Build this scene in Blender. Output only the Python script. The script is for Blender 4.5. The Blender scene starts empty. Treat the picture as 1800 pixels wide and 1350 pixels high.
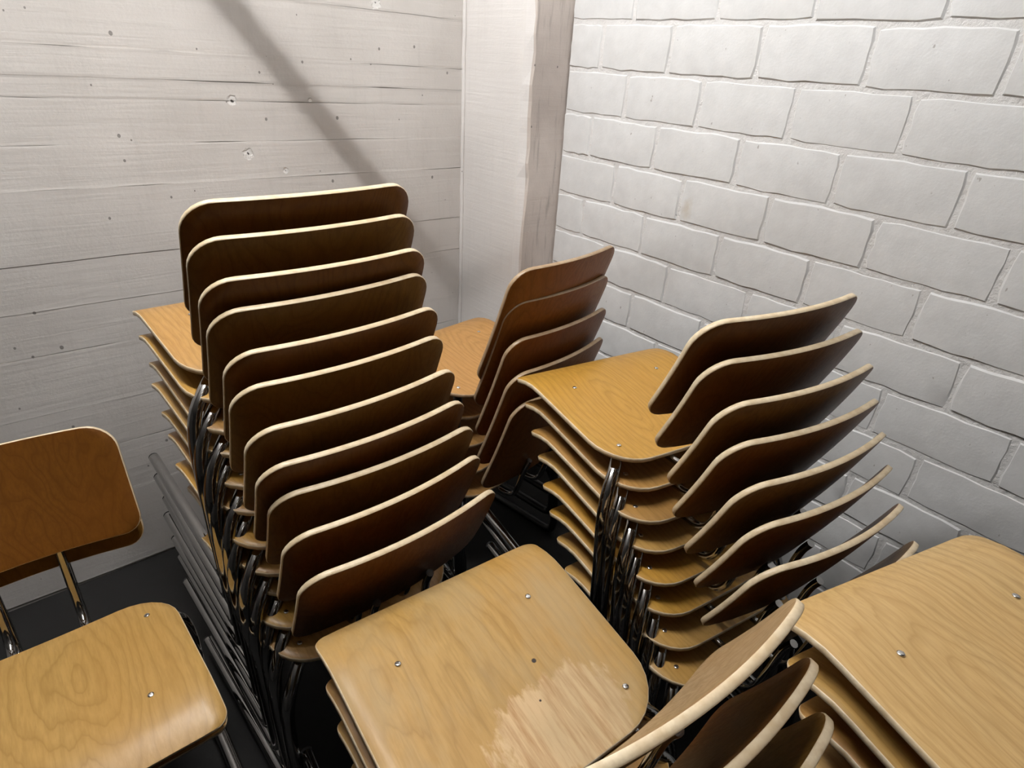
import bpy, bmesh, math, random
from mathutils import Vector, Matrix
random.seed(7)
scene = bpy.context.scene
C = scene.collection

# ------------------------------------------------------------------ camera
CAM_Z = 1.455
R_ = Vector((0.765777, -0.640766, 0.054809))
U_ = Vector((0.265255, 0.392342, 0.880743))
F_ = Vector((0.585854, 0.659914, -0.470413))
cd = bpy.data.cameras.new('camera'); cam = bpy.data.objects.new('camera', cd); C.objects.link(cam)
cd.sensor_fit = 'HORIZONTAL'; cd.sensor_width = 36.0; cd.lens = 36.0 * 1075.22 / 1800.0
cd.clip_start = 0.02; cd.clip_end = 50
m3 = Matrix((R_, U_, -F_)).transposed()
cam.matrix_world = Matrix.Translation((0, 0, CAM_Z)) @ m3.to_4x4()
scene.camera = cam

# ------------------------------------------------------------------ world, exposure
w = bpy.data.worlds.new('world'); scene.world = w; w.use_nodes = True
w.node_tree.nodes['Background'].inputs['Color'].default_value = (0.02, 0.02, 0.022, 1)
w.node_tree.nodes['Background'].inputs['Strength'].default_value = 0.3
vs = scene.view_settings
vs.view_transform = 'Standard'; vs.look = 'None'; vs.gamma = 1.0; vs.use_curve_mapping = False
vs.exposure = 0.0
LAMP = Vector((0.20, 0.95, CAM_Z + 1.05)); LAMP_LEN = 1.2; LAMP_STRENGTH = 345.0   # fluorescent tube under the ceiling
LAMP_DIR = Vector((0.43986, -0.89807, 0.0))

# ------------------------------------------------------------------ node helpers
def new_mat(name):
    m = bpy.data.materials.new(name); m.use_nodes = True
    nt = m.node_tree; b = nt.nodes['Principled BSDF']
    return m, nt, b
def nd(nt, typ, **kw):
    n = nt.nodes.new(typ)
    for k, v in kw.items():
        if k in n.inputs: n.inputs[k].default_value = v
        else: setattr(n, k, v)
    return n
def lk(nt, a, b): nt.links.new(a, b)
def mapping(nt, src, scale=(1, 1, 1), rot=(0, 0, 0), loc=(0, 0, 0)):
    mp = nt.nodes.new('ShaderNodeMapping')
    mp.inputs['Scale'].default_value = scale; mp.inputs['Rotation'].default_value = rot; mp.inputs['Location'].default_value = loc
    lk(nt, src, mp.inputs['Vector']); return mp.outputs['Vector']
def noise(nt, vec, scale, detail=4, rough=0.55, dist=0.0):
    n = nd(nt, 'ShaderNodeTexNoise'); n.inputs['Scale'].default_value = scale
    n.inputs['Detail'].default_value = detail; n.inputs['Roughness'].default_value = rough; n.inputs['Distortion'].default_value = dist
    lk(nt, vec, n.inputs['Vector']); return n.outputs['Fac']
def ramp(nt, fac, stops):
    r = nt.nodes.new('ShaderNodeValToRGB'); e = r.color_ramp.elements
    while len(e) < len(stops): e.new(0.5)
    for el, (p, c) in zip(e, stops):
        el.position = p; el.color = (c, c, c, 1) if isinstance(c, (int, float)) else (*c, 1)
    lk(nt, fac, r.inputs['Fac']); return r.outputs['Color']
def mathn(nt, op, a, b=None, clamp=False):
    n = nt.nodes.new('ShaderNodeMath'); n.operation = op; n.use_clamp = clamp
    for i, v in enumerate((a, b)):
        if v is None: continue
        if isinstance(v, (int, float)): n.inputs[i].default_value = v
        else: lk(nt, v, n.inputs[i])
    return n.outputs[0]
def mix(nt, fac, a, b, blend='MIX'):
    n = nt.nodes.new('ShaderNodeMix'); n.data_type = 'RGBA'; n.blend_type = blend
    for s, v in ((n.inputs[0], fac), (n.inputs[6], a), (n.inputs[7], b)):
        if isinstance(v, (int, float)): s.default_value = v
        elif isinstance(v, tuple): s.default_value = (*v, 1)
        else: lk(nt, v, s)
    return n.outputs[2]
def bump(nt, height, strength, dist, normal=None):
    b = nt.nodes.new('ShaderNodeBump'); b.inputs['Strength'].default_value = strength; b.inputs['Distance'].default_value = dist
    lk(nt, height, b.inputs['Height'])
    if normal is not None: lk(nt, normal, b.inputs['Normal'])
    return b.outputs['Normal']
def objcoord(nt):
    return nt.nodes.new('ShaderNodeTexCoord').outputs['Object']

# ------------------------------------------------------------------ materials
def mat_wood(name, loop=None, worn=None, rough=0.42, coat=0.12, back=False, spec=0.35):
    m, nt, b = new_mat(name)
    oc = objcoord(nt)
    oi = nt.nodes.new('ShaderNodeObjectInfo')
    # per-object offset of the veneer
    off = nt.nodes.new('ShaderNodeVectorMath'); off.operation = 'SCALE'
    off.inputs[0].default_value = (3.1, 5.7, 0.0); lk(nt, oi.outputs['Random'], off.inputs['Scale'])
    add = nt.nodes.new('ShaderNodeVectorMath'); add.operation = 'ADD'
    lk(nt, oc, add.inputs[0]); lk(nt, off.outputs[0], add.inputs[1])
    v = add.outputs[0]
    if back:   # grain across the backrest's height (z)
        long_s, wide_s, fib = (9, 9, 1.6), (5.0, 5.0, 1.2), (240, 240, 9)
    else:
        long_s, wide_s, fib = (9, 1.6, 9), (4.2, 1.1, 4.2), (240, 9, 240)
    warp = noise(nt, mapping(nt, v, wide_s), 1.0, 3, 0.5, 0.3)
    if loop is not None:
        lx, ly, la, lb, lr = loop
        cen = nt.nodes.new('ShaderNodeCombineXYZ')
        lk(nt, mathn(nt, 'ADD', mathn(nt, 'MULTIPLY', mathn(nt, 'SUBTRACT', oi.outputs['Random'], .5), lr), lx), cen.inputs[0]); cen.inputs[1].default_value = ly
        sub = nt.nodes.new('ShaderNodeVectorMath'); sub.operation = 'SUBTRACT'; lk(nt, oc, sub.inputs[0]); lk(nt, cen.outputs[0], sub.inputs[1])
        le = nt.nodes.new('ShaderNodeVectorMath'); le.operation = 'LENGTH'; lk(nt, mapping(nt, sub.outputs[0], (1 / la, 1 / lb, 0)), le.inputs[0])
        wig = noise(nt, mapping(nt, v, (30, 5, 1)), 1.0, 3, 0.6)
        fld = mathn(nt, 'ADD', mathn(nt, 'ADD', mathn(nt, 'MULTIPLY', le.outputs['Value'], 3.4), mathn(nt, 'MULTIPLY', warp, 14.0)), mathn(nt, 'MULTIPLY', wig, 1.6))
        bands = mathn(nt, 'FRACT', fld)
    else:
        bands = mathn(nt, 'FRACT', mathn(nt, 'MULTIPLY', warp, 26.0))
    line = ramp(nt, bands, [(0.0, 0.15), (0.10, 0.75), (0.55, 1.0), (0.9, 0.55), (1.0, 0.15)])
    fibre = noise(nt, mapping(nt, v, fib), 1.0, 3, 0.6)
    blotch = noise(nt, mapping(nt, v, long_s), 0.8, 3, 0.6)
    tint = oi.outputs['Color']
    light = mix(nt, 1.0, tint, (1.13, 1.11, 1.04), 'MULTIPLY')
    dark = mix(nt, 1.0, tint, (0.76, 0.70, 0.56), 'MULTIPLY')
    c = mix(nt, line, dark, light)
    c = mix(nt, mathn(nt, 'MULTIPLY', ramp(nt, fibre, [(0.42, 0.0), (0.62, 1.0)]), 0.45), c, dark)
    c = mix(nt, mathn(nt, 'MULTIPLY', ramp(nt, blotch, [(0.35, 0.0), (0.7, 1.0)]), 0.45), c, mix(nt, 1.0, tint, (1.05, 0.88, 0.62), 'MULTIPLY'))
    rgh = mathn(nt, 'ADD', mathn(nt, 'MULTIPLY', fibre, 0.22), rough - 0.1)
    if worn is not None:
        # varnish sat away from a patch at the back of the seat: pale bare wood with long dark streaks
        cx, cy, rx, ry = worn
        mp = mapping(nt, oc, (1 / rx, 1 / ry, 0), (0, 0, 0), (-cx / rx, -cy / ry, 0))
        ln = nt.nodes.new('ShaderNodeVectorMath'); ln.operation = 'LENGTH'; lk(nt, mp, ln.inputs[0])
        edge = noise(nt, mapping(nt, oc, (38, 16, 1)), 1.0, 4, 0.65)
        d = mathn(nt, 'ADD', ln.outputs['Value'], mathn(nt, 'MULTIPLY', mathn(nt, 'SUBTRACT', edge, 0.5), 1.1))
        mask = ramp(nt, d, [(0.80, 1.0), (0.92, 0.0)])
        st = noise(nt, mapping(nt, oc, (95, 8, 1)), 1.0, 4, 0.7)
        bare = mix(nt, ramp(nt, st, [(0.36, 0.0), (0.58, 1.0)]), (0.40, 0.225, 0.09), (0.62, 0.43, 0.235))
        c = mix(nt, mask, c, bare)
        grey = noise(nt, mapping(nt, oc, (12, 5, 1)), 1.0, 4, 0.6)
        c = mix(nt, mathn(nt, 'MULTIPLY', ramp(nt, grey, [(0.42, 0.0), (0.66, 1.0)]), 0.5), c, (0.40, 0.30, 0.16))
        for hx, hy, hr in ((.058, -.022, .0042), (.03, -.075, .002)):
            hd = nt.nodes.new('ShaderNodeVectorMath'); hd.operation = 'LENGTH'; lk(nt, mapping(nt, oc, (1 / hr, 1 / hr, 0), (0, 0, 0), (-hx / hr, -hy / hr, 0)), hd.inputs[0])
            c = mix(nt, ramp(nt, hd.outputs['Value'], [(0.7, 1.0), (1.1, 0.0)]), c, (0.02, 0.012, 0.008))
        rgh = mathn(nt, 'ADD', rgh, mathn(nt, 'MULTIPLY', mask, 0.2))
    lk(nt, c, b.inputs['Base Color']); lk(nt, rgh, b.inputs['Roughness'])
    b.inputs['Specular IOR Level'].default_value = spec
    b.inputs['Coat Weight'].default_value = coat; b.inputs['Coat Roughness'].default_value = 0.22
    lk(nt, bump(nt, mathn(nt, 'ADD', fibre, mathn(nt, 'MULTIPLY', line, 0.5)), 0.12, 0.001), b.inputs['Normal'])
    return m
def mat_edge(name='plywood_edge', k=(1, 1, 1)):
    m, nt, b = new_mat(name)
    oc = objcoord(nt)
    n1 = noise(nt, mapping(nt, oc, (60, 60, 60)), 1.0, 4, 0.6)
    n2 = noise(nt, mapping(nt, oc, (9, 9, 9)), 1.0, 3, 0.6)
    c = mix(nt, ramp(nt, n1, [(0.35, 0.0), (0.65, 1.0)]), (0.58, 0.45, 0.28), (0.76, 0.64, 0.45))
    c = mix(nt, mathn(nt, 'MULTIPLY', ramp(nt, n2, [(0.45, 0.0), (0.7, 1.0)]), 0.55), c, (0.60, 0.43, 0.24))
    c = mix(nt, 1.0, c, k, 'MULTIPLY')
    lk(nt, c, b.inputs['Base Color']); b.inputs['Roughness'].default_value = 0.45
    b.inputs['Coat Weight'].default_value = 0.2; b.inputs['Coat Roughness'].default_value = 0.3
    return m
def mat_chrome():
    m, nt, b = new_mat('chrome_tube')
    oc = objcoord(nt)
    n = noise(nt, mapping(nt, oc, (30, 30, 30)), 1.0, 4, 0.6)
    b.inputs['Metallic'].default_value = 1.0
    b.inputs['Base Color'].default_value = (0.40, 0.395, 0.39, 1)
    lk(nt, ramp(nt, n, [(0.3, 0.04), (0.7, 0.10)]), b.inputs['Roughness'])
    lk(nt, bump(nt, n, 0.06, 0.001), b.inputs['Normal'])
    return m
def mat_plain(name, col, rough=0.5, metal=0.0):
    m, nt, b = new_mat(name)
    oc = objcoord(nt); n = noise(nt, mapping(nt, oc, (40, 40, 40)), 1.0, 3, 0.6)
    lk(nt, mix(nt, n, tuple(x * 0.85 for x in col), tuple(min(1, x * 1.12) for x in col)), b.inputs['Base Color'])
    b.inputs['Roughness'].default_value = rough; b.inputs['Metallic'].default_value = metal
    return m
def mat_brick():
    m, nt, b = new_mat('white_painted_brick')
    oc = nt.nodes.new('ShaderNodeNewGeometry').outputs['Position']
    oi = nt.nodes.new('ShaderNodeObjectInfo')
    fine = noise(nt, oc, 180, 5, 0.65); mid = noise(nt, oc, 22, 4, 0.6); big = noise(nt, oc, 3.0, 3, 0.5)
    c = mix(nt, ramp(nt, mid, [(0.3, 0.0), (0.7, 1.0)]), (0.645, 0.65, 0.65), (0.72, 0.725, 0.725))
    c = mix(nt, mathn(nt, 'MULTIPLY', oi.outputs['Random'], 0.10), c, (0.60, 0.59, 0.57))
    c = mix(nt, mathn(nt, 'MULTIPLY', ramp(nt, big, [(0.55, 0.0), (0.8, 1.0)]), 0.3), c, (0.62, 0.60, 0.57))
    sp = noise(nt, mapping(nt, oc, (95, 95, 55)), 1.0, 2, 0.5)
    c = mix(nt, mathn(nt, 'MULTIPLY', ramp(nt, sp, [(0.74, 0.0), (0.78, 1.0)]), 0.7), c, (0.30, 0.28, 0.26))
    # one rubbed brown mark on a brick
    d = nt.nodes.new('ShaderNodeVectorMath'); d.operation = 'LENGTH'
    lk(nt, mapping(nt, oc, (1, 1 / 0.022, 1 / 0.034), (0, 0, 0), (-1.45, -0.972 / 0.022, -1.118 / 0.034)), d.inputs[0])
    stain = ramp(nt, mathn(nt, 'ADD', d.outputs['Value'], mathn(nt, 'MULTIPLY', mathn(nt, 'SUBTRACT', mid, 0.5), 1.6)), [(0.3, 1.0), (1.0, 0.0)])
    c = mix(nt, mathn(nt, 'MULTIPLY', stain, 0.45), c, (0.50, 0.42, 0.30))
    lk(nt, c, b.inputs['Base Color']); b.inputs['Roughness'].default_value = 0.55
    h = mathn(nt, 'ADD', mathn(nt, 'MULTIPLY', fine, 0.35), mid)
    lk(nt, bump(nt, h, 0.35, 0.004), b.inputs['Normal'])
    return m
def mat_mortar():
    m, nt, b = new_mat('white_painted_mortar')
    oc = nt.nodes.new('ShaderNodeNewGeometry').outputs['Position']
    n = noise(nt, oc, 70, 5, 0.7); n2 = noise(nt, oc, 14, 3, 0.6)
    c = mix(nt, n2, (0.66, 0.65, 0.64), (0.78, 0.775, 0.765))
    lk(nt, c, b.inputs['Base Color']); b.inputs['Roughness'].default_value = 0.6
    lk(nt, bump(nt, mathn(nt, 'ADD', n, n2), 0.9, 0.006), b.inputs['Normal'])
    return m
CHIPS = [(0.565, -0.138, 0.013), (0.588, -0.268, 0.015), (0.684, -0.318, 0.009), (0.992, 0.113, 0.016), (0.775, -0.135, 0.006)]
def mat_concrete(name, c1, c2, chips=False, dirt=0.0, pitamt=0.15):
    m, nt, b = new_mat(name)
    oc = nt.nodes.new('ShaderNodeNewGeometry').outputs['Position']
    big = noise(nt, oc, 2.2, 4, 0.6); fine = noise(nt, oc, 120, 5, 0.65)
    grain = noise(nt, mapping(nt, oc, (3.0, 3.0, 70)), 1.0, 4, 0.65, 0.4)
    drip = noise(nt, mapping(nt, oc, (60, 60, 5)), 1.0, 4, 0.6)
    c = mix(nt, ramp(nt, big, [(0.3, 0.0), (0.7, 1.0)]), c1, c2)
    c = mix(nt, mathn(nt, 'MULTIPLY', ramp(nt, drip, [(0.55, 0.0), (0.75, 1.0)]), 0.10 + dirt), c, tuple(x * 0.55 for x in c1))
    vo = nd(nt, 'ShaderNodeTexVoronoi'); vo.inputs['Scale'].default_value = 34.0
    wob = noise(nt, oc, 30, 2, 0.5)
    lk(nt, mapping(nt, oc, (1, 1, 0.8)), vo.inputs['Vector'])
    sep = nt.nodes.new('ShaderNodeSeparateColor'); lk(nt, vo.outputs['Color'], sep.inputs[0])
    rad = mathn(nt, 'MULTIPLY', mathn(nt, 'POWER', sep.outputs[0], 3.0), pitamt)
    rad = mathn(nt, 'MULTIPLY', rad, mathn(nt, 'GREATER_THAN', noise(nt, oc, 4.0, 2, 0.5), 0.45))
    pit = mathn(nt, 'LESS_THAN', vo.outputs['Distance'], rad)
    h = mathn(nt, 'ADD', mathn(nt, 'MULTIPLY', grain, 0.6), mathn(nt, 'MULTIPLY', fine, 0.25))
    h = mathn(nt, 'SUBTRACT', h, mathn(nt, 'MULTIPLY', pit, 0.9))
    c = mix(nt, mathn(nt, 'MULTIPLY', pit, 0.75), c, (0.12, 0.11, 0.10))
    if chips:
        for (x, z, r) in CHIPS:
            d = nt.nodes.new('ShaderNodeVectorMath'); d.operation = 'LENGTH'
            lk(nt, mapping(nt, oc, (1 / r, 0, 1 / r), (0, 0, 0), (-x / r, 0, -(CAM_Z + z) / r)), d.inputs[0])
            dd = mathn(nt, 'ADD', d.outputs['Value'], mathn(nt, 'MULTIPLY', mathn(nt, 'SUBTRACT', noise(nt, oc, 90, 3, 0.6), 0.5), 1.5))
            halo = ramp(nt, dd, [(0.6, 1.0), (1.0, 0.0)]); core = ramp(nt, dd, [(0.12, 1.0), (0.26, 0.0)])
            c = mix(nt, mathn(nt, 'MULTIPLY', halo, 0.6), c, (0.82, 0.81, 0.79)); c = mix(nt, core, c, (0.05, 0.045, 0.04))
            h = mathn(nt, 'SUBTRACT', h, mathn(nt, 'MULTIPLY', halo, 1.2))
    lk(nt, c, b.inputs['Base Color']); b.inputs['Roughness'].default_value = 0.7
    lk(nt, bump(nt, h, 0.6, 0.003), b.inputs['Normal'])
    return m
M = {}
M['seat'] = mat_wood('seat_veneer', loop=(0.0, -0.03, 0.05, 0.16, 0.12))
M['seat_worn'] = mat_wood('worn_seat_veneer', loop=(-.15, .06, .07, .17, 0), worn=(0.045, -0.115, 0.115, 0.085), rough=0.48, coat=0.05)
M['back'] = mat_wood('backrest_veneer', back=True, rough=0.46, coat=0.06, spec=0.22)
M['edge'] = mat_edge(); M['edge_dull'] = mat_edge('stained_plywood_edge', (.55, .47, .42))
M['chrome'] = mat_chrome()
M['black_tube'] = mat_plain('shade_black_tube', (0.008, 0.008, 0.008), 0.35)  # tall-backed stack's frames coloured black for the deep shade they stand in
M['rubber'] = mat_plain('black_rubber', (0.02, 0.02, 0.02), 0.7)
M['screw'] = mat_plain('screw_steel', (0.75, 0.74, 0.72), 0.25, 1.0)
M['brick'] = mat_brick(); M['mortar'] = mat_mortar()
M['wall'] = mat_concrete('painted_board_concrete', (0.53, 0.50, 0.47), (0.66, 0.63, 0.60), chips=True)
M['pilaster'] = mat_concrete('painted_pilaster_concrete', (0.66, 0.635, 0.615), (0.75, 0.725, 0.705), pitamt=0.08)
M['rawconc'] = mat_concrete('bare_grey_concrete', (0.44, 0.385, 0.35), (0.72, 0.65, 0.60), dirt=0.6, pitamt=0.13)
M['plaster'] = mat_plain('grey_plaster', (0.38, 0.37, 0.36), 0.8)
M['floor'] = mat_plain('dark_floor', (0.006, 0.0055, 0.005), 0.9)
M['darkwall'] = mat_plain('dark_unlit_wall', (0.07, 0.065, 0.06), 0.8)  # unseen walls, colour darkened to stand for an unlit room and cut bounce
M['steel'] = mat_plain('painted_steel', (0.35, 0.35, 0.36), 0.5)
M['bakelite'] = mat_plain('lamp_socket', (0.7, 0.7, 0.68), 0.4)

# ------------------------------------------------------------------ mesh helpers
def link(name, me, parent=None, mats=()):
    o = bpy.data.objects.new(name, me); C.objects.link(o)
    if parent is not None: o.parent = parent
    for m in mats:
        if m.name not in [x.name for x in me.materials if x]: me.materials.append(m)
    return o
def mesh(name, v, f, mats, smooth=False, midx=None, sharp=None):
    me = bpy.data.meshes.new(name); me.from_pydata(v, [], f); me.update()
    for m in mats: me.materials.append(m)
    if midx: me.polygons.foreach_set('material_index', midx)
    if smooth:
        me.polygons.foreach_set('use_smooth', [True] * len(me.polygons))
        if sharp: me.set_sharp_from_angle(angle=math.radians(sharp))
    return me
def box_vf(a, b):
    (x0, y0, z0), (x1, y1, z1) = a, b
    v = [(x0, y0, z0), (x1, y0, z0), (x1, y1, z0), (x0, y1, z0), (x0, y0, z1), (x1, y0, z1), (x1, y1, z1), (x0, y1, z1)]
    return v, [(0, 3, 2, 1), (4, 5, 6, 7), (0, 1, 5, 4), (1, 2, 6, 5), (2, 3, 7, 6), (3, 0, 4, 7)]
def box(name, a, b, mat, parent=None, bevel=0.0):
    v, f = box_vf(a, b); me = mesh(name, v, f, [mat])
    if bevel > 0:
        bm = bmesh.new(); bm.from_mesh(me); bmesh.ops.bevel(bm, geom=bm.edges[:], offset=bevel, segments=2, affect='EDGES', profile=0.5)
        bm.to_mesh(me); bm.free()
    return link(name, me, parent)
def struct(o): o['kind'] = 'structure'; return o
def tag(o, label, cat, group=None):
    o['label'] = label; o['category'] = cat
    if group: o['group'] = group
    return o
def chaikin(p, n=3):
    p = [Vector(q) for q in p]
    for _ in range(n):
        q = [p[0]]
        for a, b in zip(p, p[1:]): q += [a * .75 + b * .25, a * .25 + b * .75]
        q.append(p[-1]); p = q
    # drop near-duplicates
    r = [p[0]]
    for q in p[1:]:
        if (q - r[-1]).length > 0.004: r.append(q)
    return r
def tube_vf(path, r, seg=12, cap=True):
    v, f = [], []; n = len(path); up = None
    for i, p in enumerate(path):
        t = (path[min(i + 1, n - 1)] - path[max(i - 1, 0)]).normalized()
        if up is None:
            up = t.orthogonal().normalized()
        up = (up - t * up.dot(t)).normalized(); s = t.cross(up)
        for k in range(seg):
            a = 2 * math.pi * k / seg; v.append(tuple(p + (up * math.cos(a) + s * math.sin(a)) * r))
    for i in range(n - 1):
        for k in range(seg):
            f.append((i * seg + k, i * seg + (k + 1) % seg, (i + 1) * seg + (k + 1) % seg, (i + 1) * seg + k))
    if cap: f.append(tuple(range(seg - 1, -1, -1))); f.append(tuple((n - 1) * seg + k for k in range(seg)))
    return v, f
def tube_mesh(name, pts, r, mat, seg=12, n=3):
    v, f = tube_vf(chaikin(pts, n), r, seg); return mesh(name, v, f, [mat], True, sharp=50)
def plate(name, rows, fn, th, mats):
    """rows: list of (v, half-width); fn(x, v) -> (point, normal); a plate of thickness th with its own edge material"""
    nu = 16; V, Fc, mi = [], [], []
    nr = len(rows)
    for side in (1, -1):
        for (vv, hw) in rows:
            for k in range(nu + 1):
                u = -1 + 2 * k / nu
                p, nm = fn(u * hw, vv); V.append(tuple(p + nm * th / 2 * side))
    st = nu + 1; off = nr * st
    for j in range(nr - 1):
        for k in range(nu):
            a = j * st + k
            Fc.append((a, a + 1, a + st + 1, a + st)); mi.append(0)
            Fc.append((off + a, off + a + st, off + a + st + 1, off + a + 1)); mi.append(0)
    per = [k for k in range(st)] + [j * st + nu for j in range(1, nr)] + [(nr - 1) * st + k for k in range(nu - 1, -1, -1)] + [j * st for j in range(nr - 2, 0, -1)]
    for a, b in zip(per, per[1:] + per[:1]): Fc.append((a, off + a, off + b, b)); mi.append(1)
    me = bpy.data.meshes.new(name); me.from_pydata(V, [], Fc); me.update()
    for m in mats: me.materials.append(m)
    me.polygons.foreach_set('material_index', mi); me.polygons.foreach_set('use_smooth', [True] * len(mi))
    bm = bmesh.new(); bm.from_mesh(me); bmesh.ops.recalc_face_normals(bm, faces=bm.faces[:])
    es = [e for e in bm.edges if len(e.link_faces) == 2 and e.link_faces[0].material_index != e.link_faces[1].material_index]
    bmesh.ops.bevel(bm, geom=es, offset=0.0014, segments=1, affect='EDGES', profile=0.5, material=1)
    bm.to_mesh(me); bm.free()
    me.polygons.foreach_set('use_smooth', [True] * len(me.polygons)); me.set_sharp_from_angle(angle=math.radians(50))
    return me

# ------------------------------------------------------------------ room shell
XW, YW, ZC = 1.45, 1.79, 2.60
XL, YB = -2.6, -3.2
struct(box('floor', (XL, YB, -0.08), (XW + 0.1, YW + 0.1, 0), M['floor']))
struct(box('ceiling', (XL, YB, ZC), (XW + 0.1, YW + 0.1, ZC + 0.1), M['plaster']))
struct(box('wall_back', (XL, YB - 0.1, 0), (XW, YB, ZC), M['darkwall']))
struct(box('wall_far_side', (XL - 0.1, YB, 0), (XL, YW, ZC), M['darkwall']))

# right wall: mortar bed with single bricks standing proud of it
wr = struct(box('wall_right', (XW + 0.0048, YB, 0), (XW + 0.1, 1.4675, ZC), M['mortar']))
MOD, CH, J = 0.2465, 0.119, 0.0150
def brick_mesh(ln, seed):
    rnd = random.Random(seed); ny, nz = 6, 4; h = CH - J; dep = 0.0048
    V, Fc = [], []
    for j in range(nz + 1):
        for i in range(ny + 1):
            y = -ln / 2 + ln * i / ny; z = -h / 2 + h * j / nz
            edge = (i in (0, ny)) + (j in (0, nz))
            y += rnd.uniform(-.0022, .0022) if i in (0, ny) else 0
            z += rnd.uniform(-.0022, .0022) if j in (0, nz) else 0
            if edge == 2: y *= 0.982; z *= 0.96
            x = rnd.uniform(-.0009, .0009) + (0.0016 if edge else 0)
            V.append((x, y, z))
    nf = len(V)
    ring = [i for i in range(ny + 1)] + [j * (ny + 1) + ny for j in range(1, nz + 1)] + [nz * (ny + 1) + i for i in range(ny - 1, -1, -1)] + [j * (ny + 1) for j in range(nz - 1, 0, -1)]
    for r in ring:
        x, y, z = V[r]; V.append((dep + 0.001, y + math.copysign(rnd.uniform(.002, .0055), y), z + math.copysign(rnd.uniform(.002, .0045), z)))
    for j in range(nz):
        for i in range(ny):
            a = j * (ny + 1) + i; Fc.append((a, a + ny + 1, a + ny + 2, a + 1))
    for k in range(len(ring)):
        a, b = ring[k], ring[(k + 1) % len(ring)]; Fc.append((a, b, nf + (k + 1) % len(ring), nf + k))
    return mesh('brick', V, Fc, [M['brick']], True, sharp=35)
variants = {}
Z0 = CAM_Z + 0.0995
k = -9
YEND = -0.75
for row in range(-8, 13):
    zt = Z0 - CH * row
    if zt - CH < 0.0: continue
    start = 1.350 if row % 2 == 0 else 1.2375
    js = [1.472]; y = start
    while y > YEND: js.append(y + random.uniform(-.005, .005)); y -= MOD
    for a, b in zip(js, js[1:]):
        ln = round((a - b - J) / 0.004) * 0.004
        key = (ln, random.randrange(3))
        if key not in variants: variants[key] = brick_mesh(ln, hash(key) & 1023)
        o = link('brick', variants[key], wr)
        o.location = (XW + random.uniform(-.0012, .0012), (a + b) / 2, zt - CH / 2 + random.uniform(-.0015, .0015))
        o.rotation_euler = (random.uniform(-.006, .006), 0, random.uniform(-.004, .004))

# left wall: board-marked concrete, one slab per formwork board
wl = struct(box('wall_left', (XL, YW + 0.004, 0), (XW, YW + 0.1, ZC), M['wall']))
zs = [CAM_Z + z for z in (0.097, -0.038, -0.099, -0.143, -0.24, -0.338, -0.505)]
z = zs[0]; up = []
while z < ZC - 0.2: z += random.uniform(.11, .2); up.append(z)
up[-1] = ZC
z = zs[-1]; dn = []
while z > 0.25: z -= random.uniform(.11, .2); dn.append(z)
dn[-1] = 0.0
levels = sorted(up + zs + dn)
for a, b in zip(levels, levels[1:]):
    d = random.uniform(-.0012, .0012); n = 40; gap = random.choice((.0001, .0002, .0006))
    V, Fc = [], []
    tl = random.uniform(-.0006, .0006)
    for i in range(n + 1):
        x = XL + (1.30 - XL) * i / n; wv = random.uniform(-.0012, .0012); wv2 = random.uniform(-.0012, .0012)
        slope = -0.012 * (x - 0.9)
        V += [(x, YW + d - tl, a + gap + wv + slope), (x, YW + d, a + .006 + slope), (x, YW + d, b - .006 + slope), (x, YW + d + tl, b - gap + wv2 + slope), (x, YW + .012, b - gap + wv2 + slope), (x, YW + .012, a + gap + wv + slope)]
    for i in range(n):
        for q in range(5): Fc.append((i * 6 + q, i * 6 + 6 + q, i * 6 + 7 + q, i * 6 + 1 + q))
    o = link('formwork_board', mesh('formwork_board', V, Fc, [M['wall']]), wl)

# pilaster in the corner: painted side, chipped chamfer, bare front
PX, PY = 1.300, 1.472
def pilaster():
    n = 60; V, Fc, mi = [], [], []
    rnd = random.Random(3)
    prof0 = [(PX, YW + .01), (PX, PY + .03), (PX + .012, PY + .006), (PX + .016, PY), (XW - .02, PY), (XW + .02, PY)]
    c1 = c2 = 0
    for i in range(n + 1):
        z = ZC * i / n
        c1 = c1 * .6 + rnd.uniform(-.003, .003); c2 = c2 * .5 + rnd.uniform(-.0035, .0035)
        for j, (x, y) in enumerate(prof0):
            if j == 1: y += c1 * .6
            if j == 2: x += c2; y += c1
            if j == 3: x += c2 * 1.2
            V.append((x, y, z))
    st = len(prof0)
    for i in range(n):
        for j in range(st - 1):
            a = i * st + j; Fc.append((a, a + 1, a + st + 1, a + st)); mi.append(0 if j < 2 else 1)
    return mesh('pilaster', V, Fc, [M['pilaster'], M['rawconc']], False, mi)
pl = link('trim_1', pilaster()); struct(pl)
# paint bead down the inner corner
bp = [Vector((PX - .004 + random.uniform(-.0012, .0012), YW - .004 + random.uniform(-.001, .001), ZC * i / 60)) for i in range(61)]
v, f = tube_vf(bp, 0.0065, 8); struct(link('trim_2', mesh('corner_bead', v, f, [M['pilaster']], True)))

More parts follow.
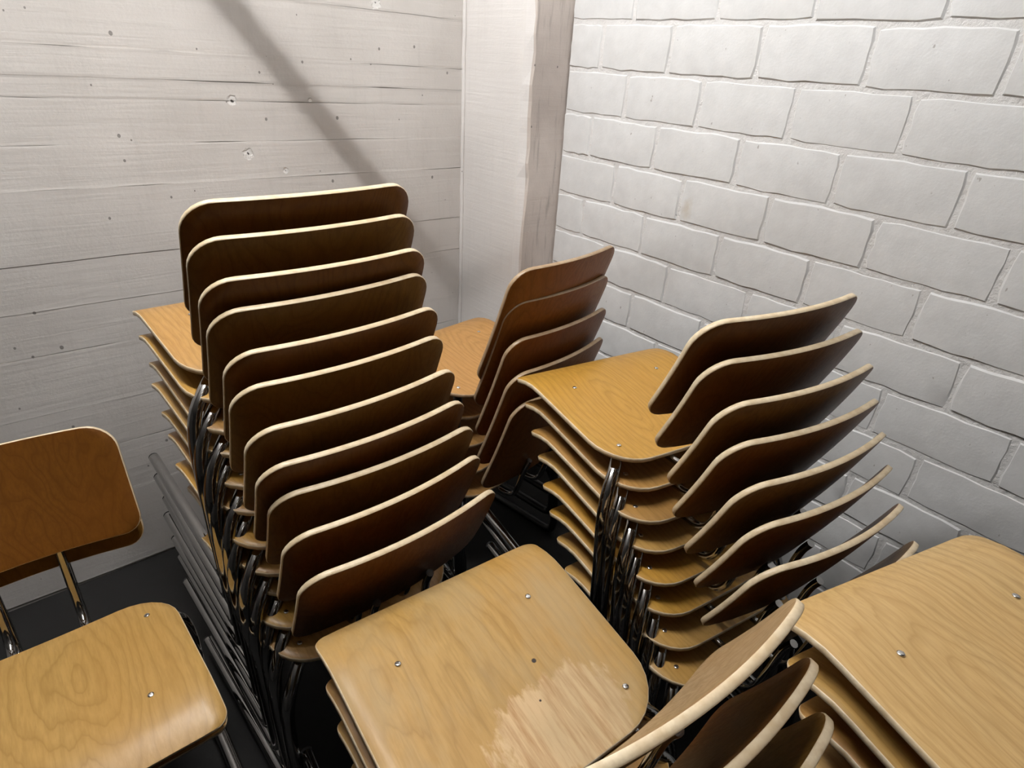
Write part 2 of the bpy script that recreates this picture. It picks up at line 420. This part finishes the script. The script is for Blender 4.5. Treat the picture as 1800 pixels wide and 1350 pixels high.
# ------------------------------------------------------------------ lamps (above the picture)
def make_lamp(pos, strength, label):
    e = bpy.data.objects.new('fluorescent_lamp', None); C.objects.link(e); e.location = (pos.x, pos.y, ZC); e.rotation_euler = (0, 0, math.atan2(LAMP_DIR.y, LAMP_DIR.x) + math.pi / 2)
    tag(e, label, 'lamp')
    h = LAMP_LEN / 2; dz = pos.z - ZC
    box('batten', (-.03, -h - .04, -.045), (.03, h + .04, 0), M['bakelite'], e, .004)
    for s_ in (-1, 1): box('tube_socket', (-.014, s_ * (h + .012) - .012, dz - .018), (.014, s_ * (h + .012) + .012, -.04), M['bakelite'], e, .003)
    m, nt, b = new_mat('lit_tube')
    em = nt.nodes.new('ShaderNodeEmission'); em.inputs['Color'].default_value = (1.0, 0.988, 0.975, 1); em.inputs['Strength'].default_value = strength
    lk(nt, em.outputs[0], nt.nodes['Material Output'].inputs['Surface'])
    v, f = tube_vf([Vector((0, -h, dz)), Vector((0, h, dz))], 0.013, 12)
    link('tube', mesh('lamp_tube', v, f, [m], True, sharp=50), e)
make_lamp(LAMP, LAMP_STRENGTH, 'lit fluorescent tube lamp on the ceiling above the chair stacks')

# sloping steel tube under the ceiling that throws the diagonal shadow on the concrete wall
bd = Vector((0.636, 0, -0.772)); a1 = Vector((0.766, 1.25, CAM_Z + 0.185))
top = a1 - bd * ((ZC - a1.z) / 0.772)
rt = bpy.data.objects.new('ceiling_brace', None); C.objects.link(rt); rt.location = top
tag(rt, 'sloping round steel tube hung from the ceiling beside the concrete wall', 'pipe')
v, f = tube_vf([Vector((0, 0, 0)), a1 - top], 0.0155, 16); link('tube', mesh('tube', v, f, [M['steel']], True, sharp=50), rt)
v, f = tube_vf([Vector((0, 0, 0)), Vector((0, 0, -0.012))], 0.05, 20); link('flange', mesh('flange', v, f, [M['steel']], True, sharp=50), rt)

# ------------------------------------------------------------------ chairs
def arc_rows(lo, hi, W, r_lo, r_hi, taper=0.0, n=7, mid=10):
    """rows (v, half width) from lo to hi with rounded corners"""
    out = []
    wat = lambda v: W * (1 + taper * ((v - lo) / (hi - lo) - 0.5))
    for i in range(n + 1):
        a = math.pi / 2 * i / n; v = lo + r_lo * (1 - math.sin(math.pi / 2 - (math.pi / 2 - a))) if False else lo + r_lo * (1 - math.cos(a))
        out.append((v, wat(v) - r_lo + r_lo * math.sin(a)))
    for i in range(1, mid):
        v = lo + r_lo + (hi - r_hi - lo - r_lo) * i / mid; out.append((v, wat(v)))
    for i in range(n + 1):
        a = math.pi / 2 * (1 - i / n); v = hi - r_hi * (1 - math.cos(a))
        out.append((v, wat(v) - r_hi + r_hi * math.sin(a)))
    return out
def numeric_normal(pf):
    def fn(x, v):
        e = 1e-4; p = pf(x, v); n = (pf(x + e, v) - pf(x - e, v)).cross(pf(x, v + e) - pf(x, v - e)); n.normalize(); return p, n
    return fn
class Kind: pass
TUBE_R = 0.0125
def chair_kind(hs, wb, hb, yb, zb, lean, sag, rbt, rbb, frame_top, frame_low, seat_mat, tilt, SW=0.200, dF=0.1833, dB=0.1752, rs=0.085, drop=0.022, edge='edge'):
    K = Kind(); K.hs = hs; T = math.tan(math.radians(tilt))
    def seat_pt(x, y):
        z = hs + T * y - 0.005
        q = (y - (dF - 0.085)) / 0.085
        if q > 0: z -= drop * q * q
        z += 0.006 * (x / SW) ** 2 * (1 - max(0, q)) - 0.003
        return Vector((x, y, z))
    K.seat_pt = seat_pt
    rows = arc_rows(-dB, dF, SW, rs, 0.022, taper=0.05)
    K.seat = plate('seat', rows, numeric_normal(seat_pt), 0.010, [seat_mat, M[edge]])
    le = math.radians(lean)
    def back_pt(x, s):
        u = x / (wb / 2); y = yb - math.sin(le) * s + sag * u * u * math.cos(le) - 0.010 * math.sin(math.pi * min(1, max(0, s / hb)))* 0.35
        return Vector((x, y, hs + zb + math.cos(le) * s))
    K.back = plate('backrest', arc_rows(0, hb, wb / 2, rbb, rbt), numeric_normal(back_pt), 0.010, [M['back'], M[edge]])
    K.frames = []
    for s in (-1, 1):
        pts = [(s * x, y, hs + z) for x, y, z in frame_top] + [(s * x, y, z) for x, y, z in frame_low]
        K.frames.append((tube_mesh('side_frame', pts, TUBE_R, M['chrome' if edge == 'edge' else 'black_tube'], 14), pts[-1]))
    K.rails = [tube_mesh('seat_rail', [(s * .112, .115, hs + T * .115 - .026), (s * .1165, .073, hs + T * .073 - .024), (s * .149, -.124, hs - T * .124 - .024)], 0.0085, M['chrome'], 10, 1) for s in (-1, 1)]
    K.bar = tube_mesh('cross_bar', [(-.137, -.06, hs - .031), (.137, -.06, hs - .031)], 0.0075, M['chrome'], 10, 0)
    sup = []
    for s in (-1, 1):
        x = s * .055; pts = [Vector((x, -.05, hs - .034)), Vector((x, -.15, hs - .040)), Vector((x, yb + .012, hs - .035)), Vector((x, yb - .008, hs + zb * .45))]
        fnb = numeric_normal(back_pt)
        for q in (0.08, 0.24):
            p, n = fnb(x, hb * q); n = n if n.y < 0 else -n; pts.append(p + n * .0135)
        sup.append(tube_mesh('back_support', pts, 0.0075, M['chrome'], 10))
    K.sup = sup
    K.screws = [(-.1165, .073), (.1165, .073), (-.149, -.124), (.149, -.124)]
    return K
# shared small pieces
v, f = tube_vf([Vector((0, -.004, 0)), Vector((0, 0.006, 0))], 0.0118, 12); FOOT = mesh('end_cap', v, f, [M['rubber']], True, sharp=50)
bm = bmesh.new(); bmesh.ops.create_uvsphere(bm, u_segments=12, v_segments=6, radius=0.0052)
for q in bm.verts:
    q.co.z *= 0.42
    if abs(q.co.y) < .0011 and q.co.z > .0012: q.co.z -= .001
SCREW = bpy.data.meshes.new('screw'); bm.to_mesh(SCREW); bm.free(); SCREW.materials.append(M['screw'])
SCREW.polygons.foreach_set('use_smooth', [True] * len(SCREW.polygons))

# side frame: out from under the seat, down behind it, then forward along the floor as a runner
TOP = [(.12, -.05, -.032), (.138, -.11, -.040), (.165, -.14, -.052), (.198, -.165, -.085), (.213, -.180, -.14)]
LOW = [(.2155, -.195, .22), (.2155, -.203, .10), (.2155, -.206, .045), (.2155, -.196, .0135), (.2155, -.15, .0130), (.2155, -.05, .0130), (.2155, .20, .0130), (.2155, .305, .0130)]
KA = chair_kind(.456, .3833, .2147, -.2352, .1136, 22.4, .0266, .048, .034, TOP, LOW, M['seat'], 6.2)
BLOW = [(.2155, -.192, .18), (.2155, -.198, .10), (.2155, -.200, .045), (.2155, -.188, .0135), (.2155, -.14, .0130), (.2155, -.05, .0130), (.2155, .15, .0130), (.2155, .25, .0130)]
KB = chair_kind(.3695, .3833, .3333, -.2455, .0514, 19.6, .0266, .050, .05, TOP, BLOW, M['seat'], 6.2, edge='edge_dull')
SEAT_WORN = KA.seat.copy(); SEAT_WORN.name = 'seat_worn'; SEAT_WORN.materials[0] = M['seat_worn']

def make_chair(K, loc, rz, label, group, seat_col, back_col, worn=False):
    e = bpy.data.objects.new('stacking_chair', None); C.objects.link(e); e.location = loc; e.rotation_euler = (0, 0, rz)
    tag(e, label, 'chair', group)
    s = link('seat', SEAT_WORN if worn else K.seat, e); s.color = (*seat_col, 1)
    for (x, y) in K.screws:
        q = link('screw', SCREW, s); q.location = K.seat_pt(x, y) + Vector((0, 0, .0053)); q.rotation_euler = (math.radians(6), 0, random.uniform(0, 3))
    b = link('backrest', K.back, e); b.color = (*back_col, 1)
    for me, end in K.frames:
        l = link('side_frame', me, e); ft = link('end_cap', FOOT, l); ft.location = (end[0], end[1], end[2])
    for me in K.rails: link('seat_rail', me, e)
    for me in K.sup: link('back_support', me, e)
    link('cross_bar', K.bar, e)
    return e
ORD = ['topmost', 'second', 'third', 'fourth', 'fifth', 'sixth', 'seventh', 'eighth', 'ninth', 'tenth', 'eleventh', 'twelfth']
OLIVE, RED, TAN, GOLD, GREY = (.155, .078, .014), (.135, .052, .007), (.37, .21, .068), (.42, .238, .045), (.40, .248, .080)  # RED and OLIVE: backrest veneer darkened to carry the shade on unlit backs
def stack(K, n, x, y, r, dy, dz, jit, where, group, special, seat_cols, back_cols, worn_top=False):
    for i in range(n):
        jx, jy, jz, jr = jit.get(i, (random.uniform(-.003, .003), random.uniform(-.003, .003), 0, random.uniform(-.006, .006)))
        if i == n - 1: jz = 0
        rr = math.radians(r)
        px = x + math.sin(rr) * dy * i + jx; py = y - math.cos(rr) * dy * i + jy
        pz = dz * (n - 1 - i) + max(-.004, min(.004, jz))
        if i == n - 1: pz = 0
        lab = special.get(i) or ('%s chair from the top in %s' % (ORD[i], where) if i else 'topmost chair of ' + where)
        if i == n - 1 and i not in special: lab = 'bottom chair on the floor in ' + where
        make_chair(K, (px, py, pz), rr + jr, lab, group, seat_cols[i % len(seat_cols)], back_cols[i % len(back_cols)], worn_top and i == 0)
JA = {0: [.0067, -.0084, -.0033, .0029], 1: [.0027, -.0039, -.0013, .0004], 2: [.0027, -.009, -.0035, -.008], 3: [-.0025, .0085, .0029, .0079], 4: [-.001, .0054, -.0026, .0153], 5: [-.0039, .0102, .0013, .0048], 6: [-.0087, -.0036, .0002, .018], 7: [-.0037, -.0017, -.0015, .0004], 8: [.0085, .0096, .0006, -.020], 9: [-.0062, .0029, .0015, .025], 10: [-.0008, -.0124, .0005, .0093]}
stack(KA, 11, .383, 1.2598, 1.337, .0278, .0489, JA, 'the tall stack beside the concrete wall', 'chairs stacked beside the concrete wall',
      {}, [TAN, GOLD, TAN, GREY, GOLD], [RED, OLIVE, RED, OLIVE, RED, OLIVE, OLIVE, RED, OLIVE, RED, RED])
JB = {0: [-.0061, -.0143, .004, -.0029], 1: [.0073, .0106, .0021, -.0198], 2: [.0054, .0069, -.0029, -.0141], 3: [-.0042, .0024, -.004, .0108], 4: [.0033, -.0029, 0, .0138]}
stack(KB, 5, .9691, 1.3018, 7.23, .0052, .0808, JB, 'the tall-backed stack by the concrete pilaster', 'tall-backed chairs stacked by the pilaster',
      {0: 'topmost tall-backed chair with plain orange-brown seat in stack by the concrete pilaster'}, [(.42, .235, .085)], [(.23, .09, .018), (.22, .085, .017), (.18, .065, .013)])
JC = {0: [-.0142, -.0096, .004, -.0042], 1: [-.0019, -.0004, -.0002, -.013], 2: [-.0037, -.0042, .0017, .0008], 3: [.0023, .0024, -.0004, -.0121], 4: [.0014, .004, -.0013, .0144], 5: [.0074, .0089, -.004, .0247], 6: [.0051, .0035, -.0039, .0056], 7: [-.001, -.008, 0, .0137]}
stack(KA, 8, .9928, .7003, -9.88, .0339, .0523, JC, 'the stack beside the white brick wall', 'chairs stacked beside the brick wall',
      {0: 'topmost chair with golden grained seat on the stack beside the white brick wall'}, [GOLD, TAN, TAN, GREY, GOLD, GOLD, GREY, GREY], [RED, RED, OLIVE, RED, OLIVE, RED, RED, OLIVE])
stack(KA, 5, .392, .4465, -5.0, .0348, .054, {}, 'the stack topped by the worn seat', 'chairs stacked under the worn seat',
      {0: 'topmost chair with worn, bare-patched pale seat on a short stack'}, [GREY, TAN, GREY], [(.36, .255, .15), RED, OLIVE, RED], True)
stack(KA, 9, .780, -.041, -15, .034, .0499, {}, 'the stack next to the worn-seat chair\'s backrest', 'chairs stacked next to the worn-seat chair\'s backrest',
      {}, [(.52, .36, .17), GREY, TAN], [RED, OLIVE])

stack(KA, 2, -.115, .90, 180, .034, .0523, {}, 'the low pair turned to face the tall stack\'s open side', 'low pair of chairs by the tall stack',
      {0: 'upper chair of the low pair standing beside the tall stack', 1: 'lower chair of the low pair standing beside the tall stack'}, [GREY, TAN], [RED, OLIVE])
